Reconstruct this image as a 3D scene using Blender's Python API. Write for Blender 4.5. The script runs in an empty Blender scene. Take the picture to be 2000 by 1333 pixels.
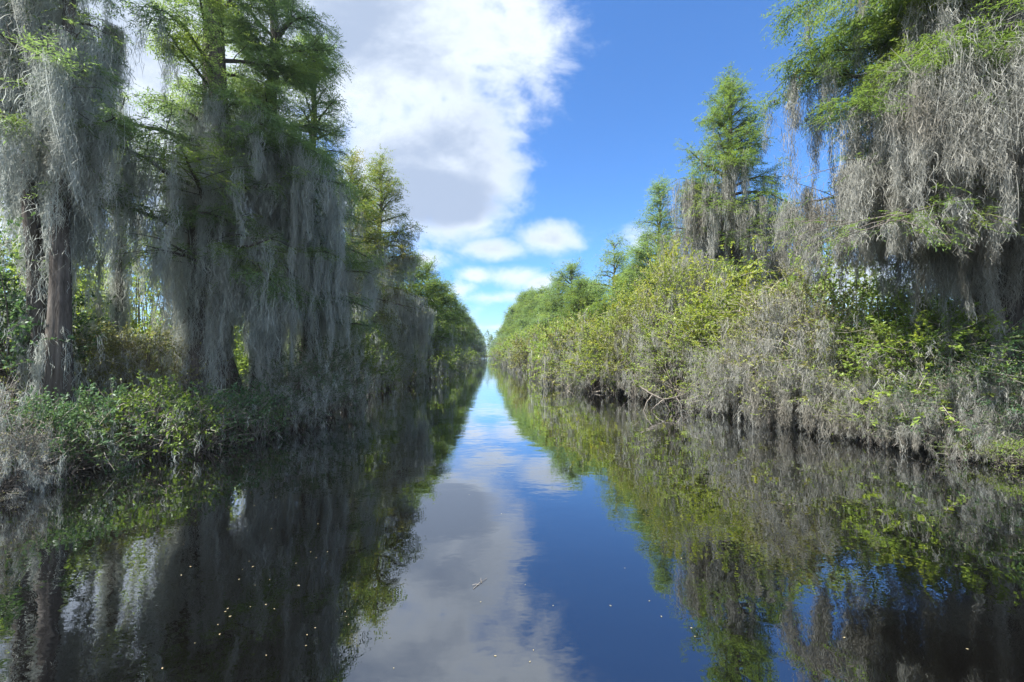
import bpy, math, random
import numpy as np

# ------------------------------------------------------------------ camera, sky, sun, exposure
S = bpy.context.scene
COL = S.collection
FPX = 833.0                      # focal length in pixels of the 2000 px wide photograph
YAW = math.radians(3.1)          # camera looks 3.1 degrees right of the canal axis (+Y)
CAM_H = 1.8
HOR = 692.0
cam_d = bpy.data.cameras.new('camera')
cam_d.sensor_width = 36.0
cam_d.lens = FPX / 2000 * 36
cam_d.clip_end = 5000
cam = bpy.data.objects.new('camera', cam_d)
COL.objects.link(cam)
cam.location = (0, 0, CAM_H)
cam.rotation_euler = (math.radians(90) + math.atan((HOR - 666.5) / FPX), 0, -YAW)
S.camera = cam
S.view_settings.view_transform = 'Standard'
S.view_settings.look = 'None'
S.view_settings.exposure = 1.5
S.view_settings.gamma = 1
S.cycles.max_bounces = 8
S.cycles.diffuse_bounces = 5
S.cycles.glossy_bounces = 3
S.cycles.transmission_bounces = 3
S.cycles.volume_bounces = 0
S.cycles.caustics_reflective = False
S.cycles.caustics_refractive = False

SUN_AZ = math.radians(-110)       # from +Y, negative = to the left
SUN_EL = math.radians(55)
sun_dir = (math.sin(SUN_AZ) * math.cos(SUN_EL), math.cos(SUN_AZ) * math.cos(SUN_EL), math.sin(SUN_EL))
sd = bpy.data.lights.new('sun', 'SUN')
sd.energy = 5.0
sd.angle = math.radians(0.5)
sd.color = (1.0, 0.965, 0.91)
sun = bpy.data.objects.new('sun', sd)
COL.objects.link(sun)
from mathutils import Vector
sun.rotation_euler = Vector(sun_dir).to_track_quat('Z', 'Y').to_euler()

def uv_of(px, py):
    a = math.atan((px - 1000) / FPX) + YAW
    return math.tan(a), (HOR - py) / FPX / math.cos(math.atan((px - 1000) / FPX)) * math.cos(math.atan((px - 1000) / FPX)) / math.cos(a) * math.cos(a - YAW)

def build_world():
    w = bpy.data.worlds.new('World')
    S.world = w
    w.use_nodes = True
    nt = w.node_tree
    N, L = nt.nodes, nt.links
    N.clear()
    def math_n(op, a, b=None, c=None, clamp=False):
        n = N.new('ShaderNodeMath'); n.operation = op; n.use_clamp = clamp
        for i, v in enumerate((a, b, c)):
            if v is None: continue
            if isinstance(v, (int, float)): n.inputs[i].default_value = v
            else: L.new(v, n.inputs[i])
        return n.outputs[0]
    out = N.new('ShaderNodeOutputWorld')
    bg = N.new('ShaderNodeBackground')
    L.new(bg.outputs[0], out.inputs[0])
    sky = N.new('ShaderNodeTexSky')
    sky.sky_type = 'NISHITA'
    sky.sun_disc = False
    sky.sun_elevation = SUN_EL
    sky.sun_rotation = SUN_AZ
    sky.air_density = 1.0
    sky.dust_density = 0.3
    sky.ozone_density = 3.0
    bg.inputs[1].default_value = 0.095
    tc = N.new('ShaderNodeTexCoord')
    sep = N.new('ShaderNodeSeparateXYZ')
    L.new(tc.outputs['Generated'], sep.inputs[0])
    x, y, z = sep.outputs
    ya = math_n('MAXIMUM', math_n('ABSOLUTE', y), 0.04)
    u = math_n('DIVIDE', x, ya)
    v = math_n('DIVIDE', z, ya)
    cmb = N.new('ShaderNodeCombineXYZ')
    L.new(u, cmb.inputs[0]); L.new(math_n('MULTIPLY', v, 1.35), cmb.inputs[1])
    L.new(math_n('MULTIPLY', y, 0.3), cmb.inputs[2])
    def noise(scale, detail, rough, dist=0.0):
        n = N.new('ShaderNodeTexNoise')
        n.inputs['Scale'].default_value = scale
        n.inputs['Detail'].default_value = detail
        n.inputs['Roughness'].default_value = rough
        n.inputs['Distortion'].default_value = dist
        L.new(cmb.outputs[0], n.inputs['Vector'])
        return n.outputs[0]
    n1 = noise(5.5, 9, 0.6, 0.4)
    n2 = noise(22, 6, 0.6, 0.2)
    n3 = noise(2.3, 6, 0.55, 0.5)
    # cloud bodies: centre and half-size in the photograph's sky, strength, greyness
    blobs = [
        (690, 60, 430, 250, 1.15), (150, 120, 640, 430, 1.0), (860, 265, 160, 150, 0.95),
        (800, 330, 230, 170, 1.1), (880, 398, 122, 66, 0.95), (980, 60, 150, 150, 0.75),
        (1088, 466, 82, 42, 1.0), (964, 487, 72, 24, 0.95), (930, 537, 42, 14, 0.62),
        (1005, 540, 62, 22, 0.72), (1050, 552, 42, 15, 0.6), (828, 505, 52, 26, 0.9),
        (958, 582, 58, 13, 0.6), (898, 565, 30, 20, 0.6), (1250, 478, 56, 34, 0.65),
        (1660, 545, 200, 60, 0.85), (1900, 500, 220, 90, 0.7), (960, 640, 120, 10, 0.4), (870, 620, 70, 26, 0.5),
    ]
    fields, wides = None, None
    for px, py, rx, ry, st in blobs:
        cu, cv = uv_of(px, py)
        ru, rv = rx / FPX, ry / FPX
        a = math_n('DIVIDE', math_n('SUBTRACT', u, cu), ru)
        b = math_n('DIVIDE', math_n('SUBTRACT', v, cv), rv)
        # flatter bases: the lower half of the ellipse closes sooner
        d = math_n('ADD', math_n('MULTIPLY', a, a), math_n('MULTIPLY', b, b))
        f = math_n('MULTIPLY', math_n('SUBTRACT', 1.0, math_n('SQRT', d)), st * (1.0 if rx < 110 else 1.6))
        fields = f if fields is None else math_n('MAXIMUM', fields, f)
    nn = math_n('ADD', math_n('MULTIPLY', math_n('SUBTRACT', n1, 0.5), 2.1), math_n('MULTIPLY', math_n('SUBTRACT', n2, 0.5), 0.75))
    dens = math_n('ADD', fields, nn)
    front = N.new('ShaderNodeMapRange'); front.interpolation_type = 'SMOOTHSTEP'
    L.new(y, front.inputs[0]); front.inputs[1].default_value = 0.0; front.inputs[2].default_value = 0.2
    gen = N.new('ShaderNodeMapRange')            # clouds in the unseen rest of the sky, thickened to add fill light
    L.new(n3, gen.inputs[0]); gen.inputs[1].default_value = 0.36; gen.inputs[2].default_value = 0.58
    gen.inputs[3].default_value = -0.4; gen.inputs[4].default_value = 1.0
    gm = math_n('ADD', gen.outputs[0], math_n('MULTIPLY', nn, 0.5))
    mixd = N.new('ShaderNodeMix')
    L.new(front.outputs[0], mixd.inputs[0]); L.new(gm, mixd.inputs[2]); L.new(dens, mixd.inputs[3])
    m = N.new('ShaderNodeMapRange'); m.interpolation_type = 'SMOOTHSTEP'
    L.new(mixd.outputs[0], m.inputs[0])
    m.inputs[1].default_value = -0.25; m.inputs[2].default_value = 0.85
    m.inputs[4].default_value = 0.96
    # thick middles are grey underneath, thin edges are white
    g = N.new('ShaderNodeMapRange'); g.interpolation_type = 'SMOOTHSTEP'
    gu, gv = uv_of(850, 388)                     # shaded base of the lower lobe
    ga = math_n('DIVIDE', math_n('SUBTRACT', u, gu), 150 / FPX); gb_ = math_n('DIVIDE', math_n('SUBTRACT', v, gv), 62 / FPX)
    lobe = math_n('MAXIMUM', math_n('SUBTRACT', 1.0, math_n('SQRT', math_n('ADD', math_n('MULTIPLY', ga, ga), math_n('MULTIPLY', gb_, gb_)))), 0.0)
    L.new(math_n('ADD', math_n('ADD', mixd.outputs[0], math_n('MULTIPLY', lobe, 2.2)), math_n('MULTIPLY', math_n('SUBTRACT', n3, 0.5), 1.8)), g.inputs[0])
    g.inputs[1].default_value = 0.2; g.inputs[2].default_value = 2.0
    cr = N.new('ShaderNodeMix'); cr.data_type = 'RGBA'
    L.new(g.outputs[0], cr.inputs[0])
    cr.inputs[6].default_value = (4.05, 4.4, 4.8, 1)
    cr.inputs[7].default_value = (1.9, 2.3, 3.0, 1)
    rear_fill = N.new('ShaderNodeMapRange'); L.new(y, rear_fill.inputs[0])  # unseen clouds behind the camera brightened to light the shaded left bank
    rear_fill.inputs[1].default_value = -0.05; rear_fill.inputs[2].default_value = 0.15
    rear_fill.inputs[3].default_value = 1.4; rear_fill.inputs[4].default_value = 1.0
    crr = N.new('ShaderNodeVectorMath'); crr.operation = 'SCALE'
    L.new(cr.outputs[2], crr.inputs[0]); L.new(rear_fill.outputs[0], crr.inputs[3])
    tint = N.new('ShaderNodeMix'); tint.data_type = 'RGBA'; tint.blend_type = 'MULTIPLY'
    tint.inputs[0].default_value = 1.0
    L.new(sky.outputs[0], tint.inputs[6]); tint.inputs[7].default_value = (0.44, 0.71, 1.0, 1)
    hz = N.new('ShaderNodeMapRange')
    L.new(z, hz.inputs[0]); hz.inputs[1].default_value = 0.0; hz.inputs[2].default_value = 0.16
    hz.inputs[3].default_value = 0.55; hz.inputs[4].default_value = 0.0; hz.interpolation_type = 'SMOOTHSTEP'
    hm = N.new('ShaderNodeMix'); hm.data_type = 'RGBA'
    L.new(hz.outputs[0], hm.inputs[0]); L.new(tint.outputs[2], hm.inputs[6]); hm.inputs[7].default_value = (2.6, 3.7, 5.1, 1)
    cm = N.new('ShaderNodeMix'); cm.data_type = 'RGBA'
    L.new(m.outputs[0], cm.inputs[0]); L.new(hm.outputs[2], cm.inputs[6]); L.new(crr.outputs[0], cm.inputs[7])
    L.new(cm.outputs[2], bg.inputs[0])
build_world()

# ------------------------------------------------------------------ helpers
def rng(seed): return np.random.default_rng(seed)

def place(px, d):
    """ground point seen at column px of the photograph, d metres ahead of the camera"""
    k = (px - 1000) / FPX
    return (d * (math.sin(YAW) + k * math.cos(YAW)), d * (math.cos(YAW) - k * math.sin(YAW)))

def zof(py, d): return CAM_H + d * (HOR - py) / FPX

def mat_new(name):
    m = bpy.data.materials.new(name); m.use_nodes = True
    m.node_tree.nodes.clear()
    return m, m.node_tree.nodes, m.node_tree.links

def leaf_mat(name, cols, patch=None, trans=0.45, rough=0.5, patch_scale=0.9, spec=0.35, bright=1.0, through=None):
    """cols: list of leaf colours spread over the single leaves; patch: colour of whole sprigs of other growth"""
    m, N, L = mat_new(name)
    out = N.new('ShaderNodeOutputMaterial')
    geo = N.new('ShaderNodeNewGeometry')
    r = N.new('ShaderNodeValToRGB')
    L.new(geo.outputs['Random Per Island'], r.inputs[0])
    els = r.color_ramp.elements
    while len(els) < len(cols): els.new(0.5)
    for i, c in enumerate(cols):
        els[i].position = i / (len(cols) - 1); els[i].color = (c[0] * bright, c[1] * bright, c[2] * bright, 1)
    col = r.outputs[0]
    tc = N.new('ShaderNodeTexCoord')
    if patch:
        nz = N.new('ShaderNodeTexNoise'); nz.inputs['Scale'].default_value = patch_scale; nz.inputs['Detail'].default_value = 3
        L.new(tc.outputs['Object'], nz.inputs['Vector'])
        mr = N.new('ShaderNodeMapRange'); L.new(nz.outputs[0], mr.inputs[0])
        mr.inputs[1].default_value = 0.5; mr.inputs[2].default_value = 0.66
        mx = N.new('ShaderNodeMix'); mx.data_type = 'RGBA'
        L.new(mr.outputs[0], mx.inputs[0]); L.new(col, mx.inputs[6]); mx.inputs[7].default_value = (*patch, 1)
        col = mx.outputs[2]
    p = N.new('ShaderNodeBsdfPrincipled')
    L.new(col, p.inputs['Base Color'])
    p.inputs['Roughness'].default_value = rough
    p.inputs['Specular IOR Level'].default_value = spec
    t = N.new('ShaderNodeBsdfTranslucent')
    g = N.new('ShaderNodeMix'); g.data_type = 'RGBA'; g.blend_type = 'MULTIPLY'; g.inputs[0].default_value = 1
    L.new(col, g.inputs[6]); g.inputs[7].default_value = (1.0, 1.0, 1.0, 1) if 'moss' in name else (1.45, 1.4, 0.85, 1)
    L.new(g.outputs[2], t.inputs[0])
    s = N.new('ShaderNodeMixShader'); s.inputs[0].default_value = trans
    L.new(p.outputs[0], s.inputs[1]); L.new(t.outputs[0], s.inputs[2])
    L.new(s.outputs[0], out.inputs[0])
    return m

def bark_mat(name, c1, c2, scale=6.0, rough=0.9, stretch=0.25, bump=0.6):
    m, N, L = mat_new(name)
    out = N.new('ShaderNodeOutputMaterial')
    p = N.new('ShaderNodeBsdfPrincipled'); p.inputs['Roughness'].default_value = rough
    p.inputs['Specular IOR Level'].default_value = 0.2
    tc = N.new('ShaderNodeTexCoord')
    mp = N.new('ShaderNodeMapping'); mp.inputs['Scale'].default_value = (1, 1, stretch)
    L.new(tc.outputs['Object'], mp.inputs[0])
    n = N.new('ShaderNodeTexNoise'); n.inputs['Scale'].default_value = scale; n.inputs['Detail'].default_value = 7; n.inputs['Roughness'].default_value = 0.65
    L.new(mp.outputs[0], n.inputs['Vector'])
    r = N.new('ShaderNodeValToRGB'); L.new(n.outputs[0], r.inputs[0])
    r.color_ramp.elements[0].position = 0.33; r.color_ramp.elements[0].color = (*c1, 1)
    r.color_ramp.elements[1].position = 0.68; r.color_ramp.elements[1].color = (*c2, 1)
    L.new(r.outputs[0], p.inputs['Base Color'])
    b = N.new('ShaderNodeBump'); b.inputs['Strength'].default_value = bump; b.inputs['Distance'].default_value = 0.03
    L.new(n.outputs[0], b.inputs['Height']); L.new(b.outputs[0], p.inputs['Normal'])
    L.new(p.outputs[0], out.inputs[0])
    return m

M = {}
M['cyp'] = leaf_mat('cypress_needles', [(.075, .13, .04), (.115, .185, .05), (.16, .235, .06), (.095, .155, .045)], patch=(.18, .235, .05), trans=0.5, patch_scale=0.7)
M['cyp_blue'] = leaf_mat('cypress_needles_cool', [(.10, .17, .085), (.145, .225, .10), (.19, .28, .115), (.12, .195, .09)], patch=(.19, .26, .065), trans=0.5, patch_scale=0.6)
M['cyp_gold'] = leaf_mat('cypress_needles_rusty', [(.09, .15, .04), (.13, .20, .045), (.19, .19, .05), (.10, .17, .04)], patch=(.19, .19, .06), trans=0.5, patch_scale=0.8)
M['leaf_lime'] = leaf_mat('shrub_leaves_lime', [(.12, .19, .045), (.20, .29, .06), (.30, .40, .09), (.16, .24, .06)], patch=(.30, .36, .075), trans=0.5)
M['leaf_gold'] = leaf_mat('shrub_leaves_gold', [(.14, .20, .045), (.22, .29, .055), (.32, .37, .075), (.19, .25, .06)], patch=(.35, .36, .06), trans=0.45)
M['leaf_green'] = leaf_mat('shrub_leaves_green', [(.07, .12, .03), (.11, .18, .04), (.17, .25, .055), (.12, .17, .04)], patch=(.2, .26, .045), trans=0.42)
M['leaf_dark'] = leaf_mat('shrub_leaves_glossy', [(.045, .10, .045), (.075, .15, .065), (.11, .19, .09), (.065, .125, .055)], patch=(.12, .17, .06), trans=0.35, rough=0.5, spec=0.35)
M['leaf_olive'] = leaf_mat('shrub_leaves_olive', [(.12, .13, .05), (.19, .20, .07), (.27, .27, .10), (.17, .17, .08)], patch=(.22, .25, .07), trans=0.35)
M['moss'] = leaf_mat('spanish_moss_grey', [(.26, .26, .225), (.38, .38, .335), (.53, .53, .475), (.31, .305, .27)], patch=(.33, .31, .26), trans=0.5, rough=0.9, spec=0.1, patch_scale=0.8)
M['moss_cool'] = leaf_mat('spanish_moss_silver', [(.33, .355, .32), (.45, .48, .44), (.58, .61, .56), (.37, .395, .36)], patch=(.38, .385, .34), trans=0.5, rough=0.9, spec=0.1, patch_scale=0.7)
M['twig'] = leaf_mat('bare_twig_grey', [(.16, .14, .115), (.25, .225, .19), (.34, .31, .27), (.2, .18, .15)], trans=0.0, rough=0.9, spec=0.1)
M['bark'] = bark_mat('cypress_bark', (.04, .033, .027), (.155, .138, .12), 16, stretch=0.09, bump=1.0)
M['bark_red'] = bark_mat('cypress_bark_reddish', (.07, .04, .03), (.21, .14, .11), 8)
M['stem'] = bark_mat('shrub_stem_bark', (.07, .06, .05), (.24, .21, .18), 14)
M['driftwood'] = bark_mat('bleached_driftwood', (.09, .075, .06), (.36, .32, .27), 12, bump=0.4)
M['floatleaf'] = leaf_mat('floating_fleck', [(.30, .28, .16), (.5, .47, .32), (.22, .17, .08), (.4, .42, .2)], trans=0.1)
M['cone'] = bark_mat('catkin_brown', (.05, .035, .025), (.10, .07, .05), 30)

def tag(o, label=None, cat=None, group=None, kind=None):
    if label: o['label'] = label
    if cat: o['category'] = cat
    if group: o['group'] = group
    if kind: o['kind'] = kind
    return o

def mesh_quads(name, V, Q, smooth=False):
    me = bpy.data.meshes.new(name)
    V = np.ascontiguousarray(V, dtype=np.float32); Q = np.ascontiguousarray(Q, dtype=np.int32)
    me.vertices.add(len(V)); me.vertices.foreach_set('co', V.ravel())
    me.loops.add(Q.size); me.loops.foreach_set('vertex_index', Q.ravel())
    me.polygons.add(len(Q)); me.polygons.foreach_set('loop_start', np.arange(len(Q), dtype=np.int32) * 4)
    if smooth: me.polygons.foreach_set('use_smooth', np.ones(len(Q), dtype=bool))
    me.update(calc_edges=True)
    return me

def obj(name, me, mat, parent=None):
    o = bpy.data.objects.new(name, me); COL.objects.link(o)
    if mat is not None and len(me.materials) == 0: me.materials.append(mat)
    if parent is not None: o.parent = parent
    return o

def norm(a): return a / np.maximum(np.linalg.norm(a, axis=-1, keepdims=True), 1e-9)

def leaves_mesh(C, D, Nn, Ln, Wd, name='leaves'):
    """diamond leaves: C base, D direction, Nn rough normal, Ln length, Wd width"""
    D = norm(D); side = norm(np.cross(D, Nn)); up = np.cross(side, D)
    Ln = Ln[:, None]; Wd = Wd[:, None]
    a = C; b = C + D * Ln * 0.45 + side * Wd * 0.5 + up * Wd * 0.12
    c = C + D * Ln; d = C + D * Ln * 0.45 - side * Wd * 0.5 + up * Wd * 0.12
    V = np.stack([a, b, c, d], 1).reshape(-1, 3)
    Q = np.arange(len(V)).reshape(-1, 4)
    return V, Q

def strands(base, off_top, off_bot, length, width, r, K=4, wav=0.05):
    """hanging ribbons: start at base+off_top, end length below at base+off_bot"""
    n = len(length)
    t = np.linspace(0, 1, K + 1)[None, :, None]
    p = base[:, None, :] + off_top[:, None, :] * (1 - t) + off_bot[:, None, :] * t
    p = p + np.array([0, 0, -1.0])[None, None, :] * length[:, None, None] * t
    ph = r.uniform(0, 6.28, (n, 1, 2)); fr = r.uniform(2, 7, (n, 1, 2))
    p[:, :, :2] += np.sin(ph + fr * t) * wav * np.minimum(1, t * 3) * (0.5 + r.random((n, 1, 2)))
    az = r.uniform(0, 6.28, (n, 1)) + np.cumsum(r.normal(0, 0.5, (n, K + 1)), 1)
    w = width[:, None] * np.array([0.7] + [1.0] * (K - 1) + [0.12])[None, :] * r.uniform(0.6, 1.3, (n, K + 1))
    s = np.stack([np.cos(az) * w, np.sin(az) * w, np.zeros_like(w)], -1) * 0.5
    V = np.stack([p + s, p - s], 2)            # n, K+1, 2, 3
    idx = (np.arange(n) * (K + 1) * 2)[:, None] + (np.arange(K) * 2)[None, :]
    Q = np.stack([idx, idx + 1, idx + 3, idx + 2], -1).reshape(-1, 4)
    return V.reshape(-1, 3), Q

def moss_mesh(name, P, Lc, r, n_per=8, width=0.008, sig=0.07, wav=0.05, short=46, K=4, sl=0.24, kc=2):
    """P anchor points, Lc beard length at every anchor. A beard is a wandering, tapering bundle of short
    overlapping curls with a few long strands trailing out of it."""
    P = np.asarray(P, dtype=float); Lc = np.asarray(Lc, dtype=float)
    m = len(P)
    fat = sig * r.lognormal(0, 0.45, m) * (0.5 + 0.65 * np.sqrt(np.minimum(Lc, 2.5)))
    drift = r.normal(0, 0.06, (m, 2)) * Lc[:, None]
    flat = r.uniform(0, 6.28, m)
    ex = np.stack([np.cos(flat), np.sin(flat)], -1); ey = np.stack([-ex[:, 1], ex[:, 0]], -1)
    amp = r.normal(0, 0.05, (m, 2)); fq = r.uniform(3, 7, (m, 2)); ph = r.uniform(0, 6.28, (m, 2))
    def axis(i, t):
        o = drift[i] * t[:, None] + amp[i] * np.sin(ph[i] + fq[i] * t[:, None]) * np.minimum(1, t * 3)[:, None]
        return P[i] + np.concatenate([o, -(Lc[i] * t)[:, None]], 1)
    # long strands
    idx = np.repeat(np.arange(m), n_per); n = len(idx)
    L_ = Lc[idx] * (0.35 + 0.75 * r.random(n) ** 1.3)
    off = (ex[idx] * r.normal(0, 1.1, (n, 1)) + ey[idx] * r.normal(0, 0.6, (n, 1))) * fat[idx][:, None]
    a = np.concatenate([off, np.zeros((n, 1))], 1)
    b = np.concatenate([off * 0.3 + drift[idx] * (L_ / Lc[idx])[:, None], np.zeros((n, 1))], 1)
    V1, Q1 = strands(P[idx], a, b, L_, width * r.uniform(0.6, 1.3, n), r, K, wav)
    # short curls, number in proportion to the length
    k = np.maximum(4, (short * Lc * (0.7 + 0.6 * fat / sig)).astype(int))
    idf = np.repeat(np.arange(m), k); nf = len(idf)
    t = r.random(nf) * 0.93
    c = axis(idf, t)
    taper = (np.minimum(1, 0.45 + t * 4) * (1 - t) ** 0.65 + 0.06)
    off = (ex[idf] * r.normal(0, 1.15, (nf, 1)) + ey[idf] * r.normal(0, 0.7, (nf, 1))) * (fat[idf] * taper)[:, None]
    z0 = np.zeros((nf, 1))
    oa = np.concatenate([off, z0 + 0.02], 1)
    ob = np.concatenate([off * r.uniform(0.4, 1.5, (nf, 1)) + r.normal(0, 0.035, (nf, 2)), z0], 1)
    ls_ = np.minimum(sl * r.lognormal(-0.1, 0.4, nf), Lc[idf] * (1 - t) + 0.14)
    V2, Q2 = strands(c, oa, ob, ls_, width * r.uniform(0.5, 1.4, nf), r, kc, wav * (0.75 if kc > 2 else 0.5))
    V = np.concatenate([V1, V2]); Q = np.concatenate([Q1, Q2 + len(V1)])
    return mesh_quads(name, V, Q)

def tube(pts, rad, sides=6, flute=None):
    pts = np.asarray(pts, dtype=float); rad = np.asarray(rad, dtype=float)
    n = len(pts)
    T = np.gradient(pts, axis=0); T = norm(T)
    ref = np.array([0.0, 0.0, 1.0]) if abs(T[:, 2]).mean() < 0.8 else np.array([1.0, 0.0, 0.0])
    A = norm(np.cross(T, ref)); B = np.cross(T, A)
    th = np.linspace(0, 2 * np.pi, sides, endpoint=False)
    R = rad[:, None] * np.ones(sides)[None, :]
    if flute is not None: R = R * flute(np.arange(n)[:, None], th[None, :])
    V = pts[:, None, :] + R[..., None] * (np.cos(th)[None, :, None] * A[:, None, :] + np.sin(th)[None, :, None] * B[:, None, :])
    i = np.arange(n - 1)[:, None] * sides; j = np.arange(sides)[None, :]; j2 = (j + 1) % sides
    Q = np.stack([i + j, i + j2, i + sides + j2, i + sides + j], -1).reshape(-1, 4)
    return V.reshape(-1, 3), Q

class Geo:
    def __init__(s): s.V = []; s.Q = []; s.n = 0
    def add(s, V, Q):
        s.V.append(V); s.Q.append(Q + s.n); s.n += len(V)
    def mesh(s, name, smooth=True): return mesh_quads(name, np.concatenate(s.V), np.concatenate(s.Q), smooth)

def wander(p0, d0, L, n, r, droop=0.0, jit=0.12, lift=0.0):
    """polyline from p0 along d0 that bends a little at every step"""
    p = np.array(p0, dtype=float); d = np.array(d0, dtype=float); d /= np.linalg.norm(d)
    out = [p.copy()]
    for i in range(n):
        d = d + r.normal(0, jit, 3) + np.array([0, 0, -droop / n + lift / n])
        d /= np.linalg.norm(d)
        p = p + d * L / n
        out.append(p.copy())
    return np.array(out)

def smooth(a, b, x):
    t = min(1, max(0, (x - a) / (b - a))); return t * t * (3 - 2 * t)

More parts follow.
